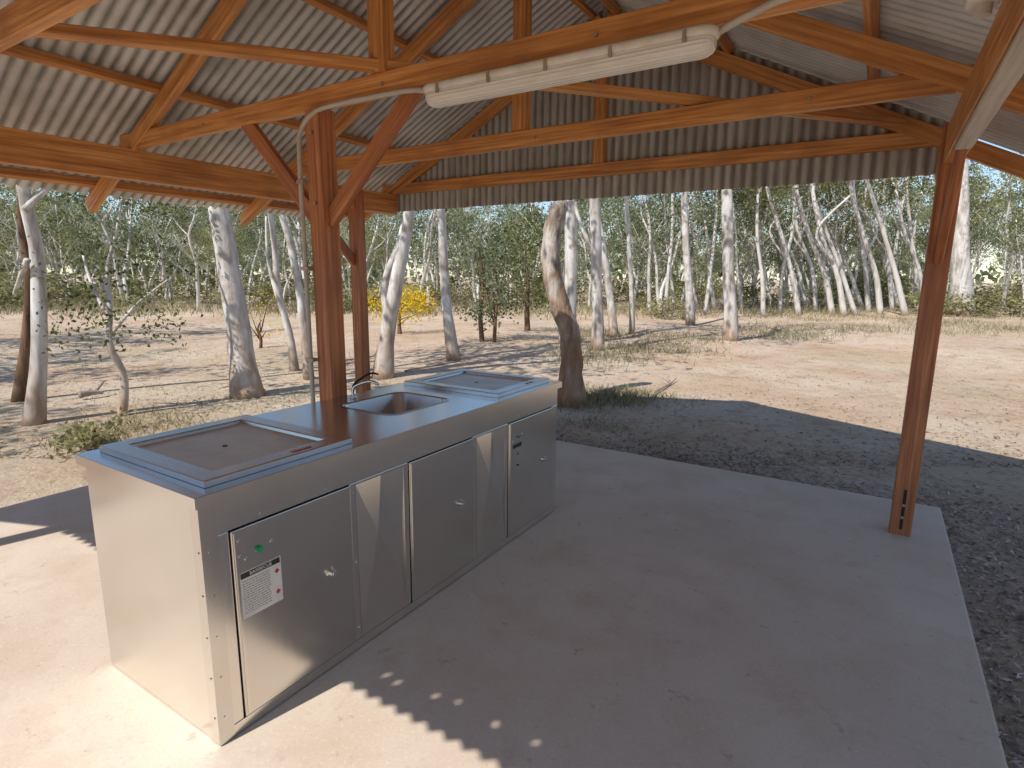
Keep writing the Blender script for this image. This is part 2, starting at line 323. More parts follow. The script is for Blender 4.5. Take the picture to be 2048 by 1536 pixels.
mb=MB(); mb.add(*capsule(-1.80,-.54,T1-.055,2.383,.052,.024)); mb.build('housing',M['white_pl'],fx,True)
mb=MB(); mb.add(*capsule(-1.79,-.55,T1-.055,2.352,.047,.043,44,.035,.95)); mb.build('diffuser',M['diff'],fx,False)
for i in range(5):
    x=-1.7+i*.265
    mb=MB(); mb.box((x-.006,T1-.112,2.352),(x+.006,T1-.102,2.39)); mb.build('clip',M['clip'],fx)
cd=MB(); qx,qy=QX-.085,T1-.075
pts=spline([(qx,qy,.0),(qx,qy,.8),(qx,qy,1.6),(qx,qy,2.2),(qx+.02,qy+.01,2.33),(QX+.03,T1-.05,2.40),(QX+.2,T1-.045,2.415),(-1.95,T1-.045,2.41),(-1.8,T1-.045,2.39)],60)
cd.tube(pts,.0125,10)
ce=empty('electrical_conduit',(qx,qy,0)); tag(ce,'thin grey conduit pipe running up the post behind the bench to the light','conduit')
cd.build('pipe',M['conduit'],ce,True)
for z in (1.1,1.6,2.05):
    b=MB(); b.box((qx-.018,qy-.016,z),(qx+.035,qy+.02,z+.02)); b.build('saddle_clip',M['clip'],ce)
ce2=MB(); ce2.tube(spline([(-.55,T1-.04,2.385),(-.45,T1-.04,2.42),(-.3,T1-.035,2.45),(.13,T1-.035,2.455)],20),.0125,10)
tag(ce2.build('electrical_conduit',M['conduit'],smooth=True),'short grey conduit leaving the right end of the batten light along the beam','conduit')
jb=empty('junction_box',(.15,T1-.07,2.33)); tag(jb,'small white junction box hanging under the beam at the top right corner','box')
b=MB(); b.box((.115,T1-.10,2.31),(.195,T1-.03,2.42)); o=b.build('housing',M['white_pl'],jb); bv=o.modifiers.new('b','BEVEL'); bv.width=.01; bv.segments=3
b=MB(); b.cyl((.155,T1-.065,2.31),(0,0,-1),.022,.03,16); b.build('gland',M['conduit'],jb)
# ---------------------------------------------------------------- barbecue bench
bb=empty('barbecue_bench',(BX-BW/2,BY+BL/2,0)); tag(bb,'long stainless steel double barbecue bench with central sink standing on the slab','barbecue')
x0,x1,y0,y1=BX-BW,BX,BY,BY+BL
doors=[(1.01,1.53),(1.875,2.375),(2.72,3.26)]
mb=MB()
mb.box((x0+.012,y0+.014,.0),(x1-.03,y1-.014,.04)); mb.build('plinth',M['dark'],bb)
mb=MB(); mb.box((x0+.01,y0+.01,.004),(x1-.012,y0+.013,.86)); mb.build('end_panel',M['steel'],bb)
mb=MB(); mb.box((x0+.01,y1-.013,.004),(x1-.012,y1-.01,.86)); mb.build('end_panel',M['steel'],bb)
mb=MB(); mb.box((x0+.01,y0+.0135,.004),(x0+.013,y1-.0135,.86)); mb.build('back_panel',M['steel'],bb)
mb=MB(); mb.box((x0+.03,y0+.03,.041),(x1-.03,y1-.03,.7)); mb.build('inner_liner',M['dark'],bb)
edges=[y0+.008]+[v for d in doors for v in d]+[y1-.008]
for i in range(0,len(edges),2):
    a,b_=edges[i],edges[i+1]
    mb=MB(); mb.box((x1-.018,a,.0455),(x1-.010,b_,.745)); 
    o=mb.build('front_stile',M['steel'],bb); bv=o.modifiers.new('b','BEVEL'); bv.width=.003; bv.segments=2
mb=MB(); mb.box((x1-.02,y0+.008,.006),(x1-.009,y1-.008,.045)); mb.build('bottom_rail',M['steel'],bb)
for (a,b_) in ((1.56,1.845),(2.405,2.69)):
    xm=x1-.0092; mid=(a+b_)/2
    v=[(xm,a,.06),(xm,b_,.06),(xm,b_,.735),(xm,a,.735),(xm+.002,mid,.06),(xm+.001,mid,.735),(xm+.028,a+.09,.5),(xm+.024,b_-.06,.26)]
    mb=MB(); mb.add(v,[(0,4,6),(4,7,6),(6,7,5),(3,6,5),(0,6,3),(4,1,7),(1,2,7),(7,2,5)]); mb.build('infill_panel',M['steel'],bb)
mb=MB(); mb.box((x1-.019,y0+.008,.7455),(x1-.009,y1-.008,.859)); o=mb.build('header_panel',M['steel'],bb); bv=o.modifiers.new('b','BEVEL'); bv.width=.002
mb=MB(); mb.box((x1-.0095,y0+.004,.005),(x1-.0075,y0+.06,.858)); mb.box((x1-.06,y0+.006,.005),(x1-.0095,y0+.009,.858)); mb.build('corner_angle',M['steel_door'],bb)
rv=[]
for z in np.arange(.1,.85,.15): rv+= [((x1-.0075,y0+.03,z),(1,0,0)),((x1-.03,y0+.006,z),(0,-1,0))]
for a,b_ in doors:
    for z in (.1,.4,.7): rv.append(((x1-.010,b_+.02,z),(1,0,0)))
    rv+= [((x1-.009,a+.12,.765),(1,0,0)),((x1-.009,b_-.12,.765),(1,0,0))]
for c,a in rv:
    b=MB(); b.cyl(c,a,.004,.003,8); b.build('rivet',M['chrome'],bb)
def knob(parent,y,z,x):
    b=MB(); b.cyl((x,y,z),(1,0,0),.020,.006,20); b.cyl((x+.006,y,z),(1,0,0),.013,.016,16); b.cyl((x+.022,y,z),(1,0,0),.008,.002,10); b.build('lock',M['chrome'],parent,False)
for i,(a,b_) in enumerate(doors):
    mb=MB(); mb.box((x1-.016,a+.004,.05),(x1-.003,b_-.004,.7415))
    d=mb.build('door',M['steel_door'],bb); bv=d.modifiers.new('b','BEVEL'); bv.width=.003; bv.segments=2
    knob(d,b_-.12,.42,x1-.003)
    mb=MB(); mb.box((x1-.004,a+.012,.062),(x1+.0005,a+.02,.733)); mb.build('hinge_fold',M['steel'],d)
    if i!=1:
        yb=a+.10; zb=.645; q=1 if i==0 else .55
        b=MB(); b.cyl((x1-.003,yb,zb),(1,0,0),.013*q,.005,20); b.cyl((x1+.002,yb,zb),(1,0,0),.010*q,.007,16); b.build('start_button',M['green'],d)
        for dy,dz in ((-.07,.055),(-.07,.0),(-.05,-.018),(.05,.008)):
            b=MB(); b.cyl((x1-.003,yb+dy,zb+dz),(1,0,0),.005,.004,8); b.build('screw',M['chrome'],d)
    xs=x1-.0025
    if i==0:
        a0,a1,z0,z1=1.03,1.19,.415,.585
        b=MB(); b.box((xs-.002,a0,z0),(xs+.0006,a1,z1)); st=b.build('instruction_sticker',M['paper'],d)
        c_=MB(); c_.box((xs,a0+.004,z1-.023),(xs+.0012,a1-.004,z1-.003)); c_.build('sticker_header',M['black'],d)
        c_=MB()
        for r_ in range(14):
            zz=z1-.036-r_*.009
            yy=a0+.01
            while yy<a0+.11:
                l=random.uniform(.004,.014); c_.box((xs,yy,zz),(xs+.001,min(yy+l,a0+.115),zz+.0026)); yy+=l+.003
        c_.build('sticker_text',M['print'],d)
        c_=MB()
        for zz in (.535,.455): 
            yy=a1-.018; r_=.010; c_.add([(xs+.0013,yy-r_,zz),(xs+.0013,yy,zz-r_),(xs+.0013,yy+r_,zz),(xs+.0013,yy,zz+r_)],[(0,1,2,3)])
        c_.build('warning_diamond',M['red'],d)
        cu=bpy.data.curves.new('sticker_heading','FONT'); cu.body='BARBECUE'; cu.size=.018; cu.extrude=.0003; cu.align_x='CENTER'; cu.align_y='CENTER'
        to=bpy.data.objects.new('sticker_heading',cu); C.objects.link(to); bpy.context.view_layer.update()
        me=bpy.data.meshes.new_from_object(to); bpy.data.objects.remove(to)
        me.transform(Matrix(((0,0,1,xs+.0018-bb.location.x),(1,0,0,(a0+a1)/2-bb.location.y),(0,1,0,z1-.013),(0,0,0,1))))
        me.materials.clear(); me.materials.append(M['paper']); to=bpy.data.objects.new('sticker_heading',me); C.objects.link(to); to.parent=d
    if i==2:
        b=MB(); b.box((xs,a+.045,.582),(xs+.001,a+.14,.605)); b.build('control_label',M['black'],d)
        for zz in (.54,.47): 
            b=MB(); b.cyl((xs,a+.1,zz),(1,0,0),.006,.004,10); b.build('indicator',M['red'] if zz>.5 else M['black'],d)
cx0,cx1,cy0,cy1=x0-.012,x1+.012,y0-.012,y1+.012; zt,zb=.9,.862
hx0,hx1,hy0,hy1=-2.35,-1.955,2.02,2.49; HR=.07
def rr(x0_,x1_,y0_,y1_,r,z,n=6):
    o=[]
    for cx,cyy,a0 in ((x1_-r,y1_-r,0),(x0_+r,y1_-r,90),(x0_+r,y0_+r,180),(x1_-r,y0_+r,270)):
        for k in range(n+1):
            t=math.radians(a0+90*k/n); o.append((cx+r*math.cos(t),cyy+r*math.sin(t),z))
    return o
mb=MB(); loop=rr(hx0,hx1,hy0,hy1,HR,zt)
corn=[(cx1,hy1+.03,zt),(cx0,hy1+.03,zt),(cx0,hy0-.03,zt),(cx1,hy0-.03,zt)]
v=loop+corn; fs=[]
for c in range(4):
    for k in range(6): fs.append((c*7+k,c*7+k+1,28+c))
    nx=(c+1)%4; fs.append((c*7+6,nx*7,28+nx,28+c))
mb.add(v,fs)
mb.add([(cx0,cy0,zt),(cx1,cy0,zt),(cx1,hy0-.03,zt),(cx0,hy0-.03,zt)],[(0,1,2,3)])
mb.add([(cx0,hy1+.03,zt),(cx1,hy1+.03,zt),(cx1,cy1,zt),(cx0,cy1,zt)],[(0,1,2,3)])
ct=mb.build('countertop',M['steel_top'],bb)
mb=MB()
for (a,b_) in (((cx0,cy0,zb),(cx1,cy0+.0015,zt-.001)),((cx0,cy1-.0015,zb),(cx1,cy1,zt-.001)),((cx0,cy0+.0016,zb),(cx0+.0015,cy1-.0016,zt-.001)),((cx1-.0015,cy0+.0016,zb),(cx1,cy1-.0016,zt-.001))): mb.box(a,b_)
mb.build('counter_lip',M['steel'],bb)
mb=MB(); L0=rr(hx0-.012,hx1+.012,hy0-.012,hy1+.012,HR+.01,zt+.001); L1=rr(hx0,hx1,hy0,hy1,HR,zt+.004); L2=rr(hx0+.004,hx1-.004,hy0+.004,hy1-.004,HR,zt-.004); L3=rr(hx0+.02,hx1-.02,hy0+.02,hy1-.02,HR-.01,zt-.15); L4=rr(hx0+.05,hx1-.05,hy0+.05,hy1-.05,HR-.03,zt-.17)
loops=[L0,L1,L2,L3,L4]; v=sum(loops,[]); nn=28
fs=[(i*nn+j,i*nn+(j+1)%nn,(i+1)*nn+(j+1)%nn,(i+1)*nn+j) for i in range(4) for j in range(nn)]+[tuple(4*nn+j for j in range(nn))]
mb.add(v,fs); sk_=mb.build('sink',M['steel_rim'],bb,True)
b=MB(); b.cyl((-2.15,2.25,zt-.169),(0,0,1),.04,.003,20); b.build('drain',M['black'],sk_)
tp=MB(); tx,ty=-2.425,2.2
tp.cyl((tx,ty,.9),(0,0,1),.018,.012,16); tp.tube(spline([(tx,ty,.91),(tx,ty,.95),(tx+.02,ty+.01,.975),(tx+.09,ty+.04,1.0),(tx+.14,ty+.06,.985)],16),.0085,10)
t_=tp.build('tap',M['chrome'],bb,True)
b=MB(); b.tube(spline([(tx,ty,.955),(tx,ty+.02,.985),(tx+.03,ty+.1,1.03),(tx+.05,ty+.15,1.02)],10),[.007]*8+[.006,.004],8); b.build('lever',M['black'],t_,True)
def hotplate(y_0,y_1):
    X0,X1=-2.475,-1.765
    def R(i,z): return [(X0+i,y_0+i,z),(X1-i,y_0+i,z),(X1-i,y_1-i,z),(X0+i,y_1-i,z)]
    prof=[R(0,.9012),R(0,.922),R(.003,.9255),R(.07,.9255),R(.074,.921),R(.078,.909)]
    mb=MB(); v=sum(prof,[]); mb.add(v,[(i*4+j,i*4+(j+1)%4,(i+1)*4+(j+1)%4,(i+1)*4+j) for i in range(5) for j in range(4)])
    h=mb.build('hotplate_frame',M['steel_rim'],bb)
    p=R(.0775,.910); mb=MB(); mb.add(p,[(0,1,2,3)]); mb.build('cooking_plate',M['plate'],h)
    b=MB(); b.cyl(((X0+X1)/2,(y_0+y_1)/2-.02,.9105),(0,0,1),.010,.002,16); b.build('grease_hole',M['black'],h)
    b=MB(); ym=y_0+.40; b.box((X1-.042,ym-.045,.9257),(X1-.018,ym+.04,.9264)); b.build('warning_label',M['red'],h)
    b=MB(); 
    for k in range(6): b.box((X1-.036,ym-.038+k*.0125,.9265),(X1-.028,ym-.038+k*.0125+.006,.9269))
    b.build('label_print',M['paper'],h)
hotplate(.965,1.585); hotplate(2.665,3.275)
# ---------------------------------------------------------------- vegetation
def leafcloud(centers,sig,nper,leaf,aspect=.28,droop=.6,tone=None,seed=0):
    r=np.random.default_rng(seed); K=len(centers); n=K*nper
    c=np.repeat(np.array(centers),nper,0); s_=np.repeat(np.array(sig),nper)[:,None]
    p=c+r.normal(size=(n,3))*s_*np.array([1,1,.8])
    d=r.normal(size=(n,3)); d[:,2]-=droop; d/=np.linalg.norm(d,axis=1)[:,None]
    q=np.cross(d,r.normal(size=(n,3))); q/=np.linalg.norm(q,axis=1)[:,None]
    l=leaf*r.uniform(.6,1.4,size=(n,1)); wd=l*aspect
    v=np.stack([p,p+d*l*.45+q*wd,p+d*l,p+d*l*.45-q*wd],1).reshape(-1,3)
    tn=np.repeat(r.uniform(.1,.9,K) if tone is None else tone,nper)+r.normal(size=n)*.14
    return v,np.clip(tn,0,1)
def cloudmesh(name,v,tn,mat):
    me=bpy.data.meshes.new(name); nv=len(v); nf=nv//4
    me.vertices.add(nv); me.vertices.foreach_set('co',v.astype(np.float32).ravel())
    me.loops.add(nv); me.loops.foreach_set('vertex_index',np.arange(nv,dtype=np.int32))
    me.polygons.add(nf); me.polygons.foreach_set('loop_start',np.arange(0,nv,4,dtype=np.int32))
    me.update(calc_edges=True)
    a=me.attributes.new('tone','FLOAT','FACE'); a.data.foreach_set('value',tn.astype(np.float32))
    me.materials.append(mat); me.validate(); return me
def crown_mesh(name,seed,nc,nl,leaf,mat,zs=.75,sig=.16,hollow=.5):
    r=np.random.default_rng(seed); c=[]
    while len(c)<nc:
        p=r.uniform(-1,1,3); L=np.linalg.norm(p)
        if L<1 and r.random()<hollow+(1-hollow)*L: c.append(p*[1,1,zs])
    c=np.array(c); v,t=leafcloud(c,r.uniform(.5,1.3,nc)*sig,nl,leaf,seed=seed); return cloudmesh(name,v,t,mat)
CR=[crown_mesh('crown',11,42,64,.056,M['leaf'],sig=.12),crown_mesh('crown',12,44,62,.053,M['leaf_blue'],sig=.12),crown_mesh('crown',13,38,64,.056,M['leaf'],zs=1.0,sig=.12),crown_mesh('crown',14,40,64,.056,M['leaf_dark'],zs=.8,sig=.13)]
CS=[crown_mesh('crown',21,20,36,.06,M['leaf'],sig=.11),crown_mesh('crown',22,22,34,.06,M['leaf_blue'],sig=.11),crown_mesh('crown',23,18,38,.06,M['leaf'],sig=.12),crown_mesh('crown',24,22,34,.06,M['leaf_dark'],sig=.12)]
def addobj(name,me,parent,loc=(0,0,0),sc=1,rz=0):
    o=bpy.data.objects.new(name,me); C.objects.link(o); o.parent=parent; o.location=loc; o.scale=(sc,sc,sc) if not hasattr(sc,'__len__') else sc; o.rotation_euler=(0,0,rz); return o
def grow(mb,path,rad,n=12,jit=.12,limbs=4,htop=9,spread=2.4,seed=0):
    r=random.Random(seed); P=[Vector(p) for p in path]; d=(P[-1]-P[-2]).normalized()
    last=P[-1].copy(); rr_=rad[-1]; base_n=len(P)
    while last.z<htop*.65:
        d=(d*.7+Vector((r.uniform(-.3,.3),r.uniform(-.3,.3),.6))).normalized(); last=last+d*max(.5,htop*.09); rr_*=.9
        P.append(last.copy()); rad.append(rr_)
    m_=max(10,len(P)*3); Q=spline(P,m_); Rr=np.interp(np.linspace(0,len(P)-1,m_),range(len(P)),rad)
    mb.tube(Q,list(Rr),n,jit)
    top=P[-1]
    for k in range(limbs):
        an=k*6.283/limbs+r.uniform(-.4,.4); st=P[-1-(k%2)] if len(P)>base_n+1 else P[-1]
        e=top+Vector((math.cos(an)*spread*r.uniform(.5,.9),math.sin(an)*spread*r.uniform(.5,.9),htop*.35*r.uniform(.35,.9)))
        midp=st.lerp(e,.5)+Vector((r.uniform(-.3,.3),r.uniform(-.3,.3),r.uniform(-.1,.4)))
        mb.tube(spline([st,midp,e],8),[rr_*.8*(1-i/8.5)+.01 for i in range(8)],7,.05)
    return top
def px_tree(label,pts,mat='bark',htop=9,cr=2.6,crown=0,limbs=4,extra=None,name='gum_tree',group=None,nocrown=False,cat='tree',seed=None,n=12,cz=1.0,wander=.12,base=1.25,full=False):
    seed=seed if seed is not None else int(pts[0][0]*7+pts[0][1])
    u,v,wd=pts[0]; b=at(u,v,2,GZ); D=b.dot(FH)
    if D>20: b.z=gz(b.x,b.y)
    e=empty(name,b); tag(e,label,cat,group)
    sc=D/FPX
    path=[];rad=[]
    for i,(u,v,wd) in enumerate(pts):
        p=at_depth(u,v,D) if i else b-Vector((0,0,.05)); path.append(p); rad.append(wd*sc/2*.92)
    rad[0]*=base
    rnd=random.Random(seed); off=0
    for i in range(1,len(path)):
        off+=rnd.uniform(-wander,wander); path[i]=path[i]+FH*off
    mb=MB()
    if nocrown:
        m_=len(path)*5; Q=spline(path,m_); mb.tube(Q,list(np.interp(np.linspace(0,len(path)-1,m_),range(len(path)),rad)),n,.14)
        top=path[-1]
    else: top=grow(mb,path,rad,n=n,limbs=limbs,htop=htop,spread=cr*.8,seed=seed)
    for br in (extra or []):
        q=[at_depth(a,b_,D)+FH*(.12*k) for k,(a,b_,_) in enumerate(br)]; r_=[c*sc/2 for _,_,c in br]
        m_=len(q)*4; mb.tube(spline(q,m_),list(np.interp(np.linspace(0,len(q)-1,m_),range(len(q)),r_)),8,.1)
    mb.build('trunk',M[mat],e,True)
    if not nocrown: addobj('crown',(CR if full else CS)[crown],e,top-b+Vector((0,0,htop*.18 if not full else 0)),(cr,cr,cr*cz),rnd.uniform(0,6))
    return e,D,b
def foliage(e,b,D,spots,leaf,mat,name='crown',n=60,seed=3,sig=.2,aspect=.28):
    c=[at_depth(u,v,D)+FH*random.uniform(-.5,.5)-b for u,v in spots]
    v,t=leafcloud(np.array([tuple(x) for x in c]),np.full(len(c),sig),n,leaf,seed=seed,aspect=aspect)
    o=bpy.data.objects.new(name,cloudmesh(name,v,t,mat)); C.objects.link(o); o.parent=e; return o
def scatter(u0,u1,v0,v1,n,seed=1):
    r=random.Random(seed); o=[]
    while len(o)<n:
        a,b=r.uniform(-1,1),r.uniform(-1,1)
        if a*a+b*b<1: o.append(((u0+u1)/2+a*(u1-u0)/2,(v0+v1)/2+b*(v1-v0)/2))
    return o
px_tree('smooth pale gum tree at far left with straight trunk reaching the roof edge',[(66,848,38),(62,740,32),(60,620,29),(52,500,27),(44,375,24)],extra=[[(55,520,12),(20,560,9),(-10,590,6)],[(48,420,14),(90,360,9)]],htop=8,crown=0)
px_tree('dark red brown tree trunk directly behind the leftmost pale gum',[(36,800,24),(38,700,22),(42,560,20),(38,430,18)],mat='bark_brown',htop=7,crown=3)
e,D,b=px_tree('small crooked tree with thin bent stem and dark leaves left of the bench',[(241,832,17),(238,760,15),(222,690,14),(208,620,12),(190,540,9),(200,460,6),(204,400,4)],mat='bark',htop=2.6,cr=.8,crown=3,limbs=2,extra=[[(208,620,8),(165,560,6),(135,510,4)],[(222,670,7),(260,610,5),(310,560,3)]])
foliage(e,b,D,scatter(120,340,460,690,34,5),.05,M['leaf_dark'],n=34,sig=.13)
px_tree('thick leaning white gum with peeling base left of the middle posts',[(494,792,66),(482,720,52),(468,620,48),(452,520,44),(432,400,40)],htop=9,crown=2,n=18)
px_tree('thin crooked white gum, first right of the thick leaning gum',[(588,742,18),(578,680,15),(556,590,14),(552,500,12),(540,410,11)],htop=7,cr=2,crown=0,extra=[[(556,600,8),(530,520,6),(520,430,4)]])
px_tree('slim white gum nearly touching the left side of the nearer post',[(618,758,20),(606,650,17),(590,560,16),(576,480,14),(556,400,12)],htop=7,cr=2,crown=2)
px_tree('white gum leaning right with forked trunk beside the yellow wattle',[(765,755,42),(772,680,34),(788,600,32),(806,510,26),(824,420,22)],htop=8,crown=0,extra=[[(778,640,20),(765,570,15),(790,490,12),(800,430,9)]])
px_tree('straight grey gum trunk between the yellow wattle and the crooked dead trunk',[(908,722,26),(898,640,22),(890,560,20),(888,480,18),(883,400,16)],htop=8,crown=2)
e,D,b=px_tree('crooked dead trunk with rounded sawn top and orange stained base by the bench',[(1140,808,62),(1143,740,48),(1140,670,44),(1116,600,42),(1102,530,40),(1104,470,38),(1116,425,37),(1122,408,32),(1123,398,14)],mat='bark_orange',nocrown=True,name='dead_tree',n=20,wander=.02)
px_tree('white gum rising directly behind the crooked dead trunk',[(1134,690,32),(1138,600,30),(1142,500,28),(1140,390,26)],htop=9,crown=0)
px_tree('tall white gum, first right of the crooked dead trunk',[(1196,702,26),(1195,600,23),(1192,500,22),(1188,385,21)],htop=9,crown=2,extra=[[(1192,520,10),(1160,440,8),(1150,390,6)]])
px_tree('slender white gum leaning left behind the tall gum near the dead trunk',[(1229,674,18),(1222,600,16),(1210,520,14),(1195,420,13)],htop=8,crown=0)
px_tree('very thin pale gum under the blue gap in the leaves',[(1264,668,11),(1262,580,10),(1255,480,9),(1248,390,8)],htop=7,cr=2,crown=1)
px_tree('pale gum trunk with slight curve, middle of the clearing edge',[(1382,645,18),(1378,560,15),(1370,470,14),(1368,390,13)],htop=9,crown=0)
px_tree('straight mottled gum standing in front of the right tree line',[(1462,684,30),(1458,600,25),(1452,500,23),(1448,380,21)],htop=9,crown=2)
px_tree('thick white gum with flared base seen just right of the front post',[(1925,628,46),(1920,560,37),(1917,450,33),(1916,300,29)],htop=16,cr=4,crown=0)
cl=[(1527,632,9,-10),(1560,626,8,30),(1598,630,11,-60),(1632,622,9,-45),(1665,630,12,-70),(1688,632,12,-55),(1712,628,10,-90),(1738,622,10,-30),(1762,626,12,-60),(1785,620,9,-15),(1812,628,12,-75),(1835,620,9,-20),(1500,618,8,20),(1645,612,8,40),(1575,615,7,-30),(1615,618,8,-80),(1700,614,7,35),(1725,616,8,-110),(1775,613,8,40),(1798,616,9,-95),(1850,622,9,-60),(1545,620,8,-50),(1410,628,8,25),(1430,622,8,-30),(1330,630,8,15),(1680,612,6,10),(1590,612,6,20),(1655,616,7,-20),(1750,612,7,-70),(1820,612,7,25),(1485,622,7,-25),(1350,622,7,-20),(1300,626,8,-15),(1515,614,6,-40),(1605,610,6,-10),(1635,610,6,-100),(1670,608,6,-40),(1735,608,6,30),(1790,608,6,-50),(1445,612,6,20),(1395,614,6,-35)]
for i,(ub,vb,w_,lean) in enumerate(cl):
    px_tree('slender pale gum crowded among leaning trunks left of the front post',[(ub,vb,w_),(ub+lean*.25+random.uniform(-8,8),vb-80,w_*.85),(ub+lean*.6+random.uniform(-8,8),vb-160,w_*.75),(ub+lean,380,w_*.65)],mat='bark_far',htop=9.5+random.uniform(-1,2),cr=2.3,crown=i%3,group='slender pale gums left of the front post',limbs=4,n=8,full=i%3==0,
      extra=[[(ub+lean*.4,vb-110,w_*.5),(ub+lean*.4+random.choice((-1,1))*30,vb-170,w_*.4),(ub+lean*.4+random.choice((-1,1))*40,390,w_*.3)]] if i%2 else None)
def sapling(label,u,v,h,wpx,crown_spots,mat,leaf=.1,n=60,sig=.22,name='sapling',cat='sapling',bark='bark_brown'):
    b=at(u,v,2,GZ); D=b.dot(FH); e=empty(name,b); tag(e,label,cat)
    mb=MB(); q=[b-Vector((0,0,.05))]+[at_depth(u+a,v-h*k,D) for a,k in ((random.uniform(-6,6),.35),(random.uniform(-10,10),.7),(random.uniform(-12,12),1))]
    mb.tube(spline(q,10),list(np.linspace(wpx*D/FPX/2,.01,10)),7,.08)
    for k in range(6):
        s_=q[0].lerp(q[-1],random.uniform(.3,.8)); t=random.choice(crown_spots); mb.tube([s_,at_depth(t[0],t[1],D)],[.018,.005],5)
    mb.build('stem',M[bark],e,True)
    foliage(e,b,D,crown_spots,leaf,mat,'foliage',n,sig=sig)
sapling('blue green sapling behind the steel bench between posts and dead trunk',965,690,190,12,scatter(905,1030,450,640,36,2),M['leaf_blue'],n=46,sig=.17,leaf=.08)
sapling('thin second sapling close right of the blue green sapling',988,692,150,9,scatter(960,1020,520,650,12,8),M['leaf'],n=34,leaf=.07)
sapling('olive green wattle tree with dense crown left of the dead trunk',1055,668,140,14,scatter(1000,1095,440,620,36,4),M['leaf_dark'],n=50,sig=.3,leaf=.1)
sapling('yellow flowering wattle bush behind the two middle posts',800,668,70,10,scatter(734,862,572,640,34,6),M['leaf_yel'],leaf=.07,n=50,sig=.18,name='wattle_bush',cat='bush')
sapling('low straggly wattle with yellow blossom left of the nearer post',520,700,60,8,scatter(492,552,590,690,16,9),M['leaf_yel'],leaf=.045,n=16,sig=.16,name='wattle_bush',cat='bush')
sapling('bright green seedling beside the left end of the bench',190,885,40,6,scatter(130,235,845,890,12,10),M['leaf_scrub'],leaf=.05,n=50,sig=.06,name='seedling',cat='plant')
def proto(seed,stems,ht,cidx,crs):
    r=random.Random(seed); e=empty('woodland_tree',(0,0,-200)); mb=MB()
    for s_ in range(stems):
        a=r.uniform(0,6.28); ln=r.uniform(.1,.3)*ht; x=r.uniform(-.3,.3)*(stems>1);
        p=[Vector((x,x*.5,-.1))]
        for k in range(1,6): p.append(Vector((x+math.cos(a)*ln*k/5+r.uniform(-.2,.2),math.sin(a)*ln*k/5+r.uniform(-.2,.2),ht*.8*k/5)))
        mb.tube(spline(p,16),list(np.linspace(.10 if stems<3 else .07,.03,16)),7,.08)
        for k in range(5):
            st=p[2+k%3]; an=r.uniform(0,6.28); en=st+Vector((math.cos(an)*1.3,math.sin(an)*1.3,r.uniform(.8,2.0))); mb.tube(spline([st,st.lerp(en,.5)+Vector((.1,.1,-.1)),en],6),list(np.linspace(.035,.01,6)),5)
    t=link('trunk',mb.v,mb.f,M['bark_far'],e,True)
    for (x,y_,z,s_) in crs: addobj('crown',CR[cidx],e,(x,y_,z),s_,r.uniform(0,6))
    return e
protos=[proto(1,1,8.5,0,[(.4,.3,6.2,2.5),(-1,.2,3.6,1.5)]),proto(2,2,8,1,[(0,0,5.6,2.6),(.9,.8,3.0,1.5)]),proto(3,3,7,2,[(.2,0,5.0,2.3)]),proto(4,2,7,3,[(0,0,4.2,2.2)]),proto(5,1,9,0,[(.5,0,7.0,2.6)])]
used=set()
def place(pi,x,y,s_,rz,lab,grp):
    src=protos[pi]
    if pi in used:
        r=src.copy(); C.objects.link(r)
        for ch in src.children:
            c=ch.copy(); C.objects.link(c); c.parent=r
    else: r=src; used.add(pi)
    r.location=(x,y,gz(x,y)); r.rotation_euler=(0,0,rz); r.scale=(s_,s_,s_); tag(r,lab,'tree',grp)
rr2=random.Random(21)
NT=150
for i in range(NT):
    D=26+46*(i/NT)**1.1+rr2.uniform(-1,2); u=-150+ (i*0.61803398875%1)*2350+rr2.uniform(-25,25)
    if D<34 and 1480<u<1870: D+=10
    ground=Vector((0,0,0))+FH*D+RT*((u-1024)/FPX*D)
    right=u>1450
    pi=rr2.choice([0,2,4,4,2,1]) if right else rr2.choice([0,1,1,3,0,2,0,1])
    place(pi,ground.x,ground.y,rr2.uniform(.75,1.1)*(1 if D<45 else 1.2),rr2.uniform(0,6.28),'distant gum tree in the woodland beyond the clearing','distant gum trees beyond the clearing')
for x,y,s_,pi in ((-13.5,-1.5,1.1,0),(-9.5,-6,1.0,4),(-19,2,1.3,1),(3.6,6.0,1.0,4),(5.0,12,1.1,0),(10,-12,1.3,0),(16,-4,1.3,1),(14,7,1.3,2)):
    place(pi,x,y,s_,x*3,'leafy gum tree standing outside the view beside the shelter','gum trees around the shelter')
SH=[crown_mesh('foliage',31,22,56,.11,M['leaf_scrub'],zs=.7,sig=.22),crown_mesh('foliage',32,22,56,.11,M['leaf'],zs=.8,sig=.22)]
for i in range(95):
    D=25+rr2.random()**1.2*30; u=-200+(i*.7548%1)*2450; g_=FH*D+RT*((u-1024)/FPX*D); s_=rr2.uniform(.5,1.4)*(1 if D<36 else 1.4); k=0 if rr2.random()<.5 else 1
    e=empty('shrub',(g_.x,g_.y,gz(g_.x,g_.y))); 
    tag(e,'low rounded green shrub under the distant woodland trees','shrub','green shrubs along the woodland edge')
    addobj('foliage',SH[k],e,(0,0,s_*.5),(s_*1.3,s_*1.3,s_*.8),rr2.uniform(0,6))
nC=1300; an=rng.uniform(0,2*np.pi,nC); R_=rng.uniform(76,104,nC); hz=rng.uniform(.1,1,nC)*(6.5+3*np.sin(an*23)+2*np.sin(an*57))
cc=np.stack([np.cos(an)*R_,np.sin(an)*R_,hz],1); v,t=leafcloud(cc,rng.uniform(.8,1.7,nC),34,.9,aspect=.4,seed=4)
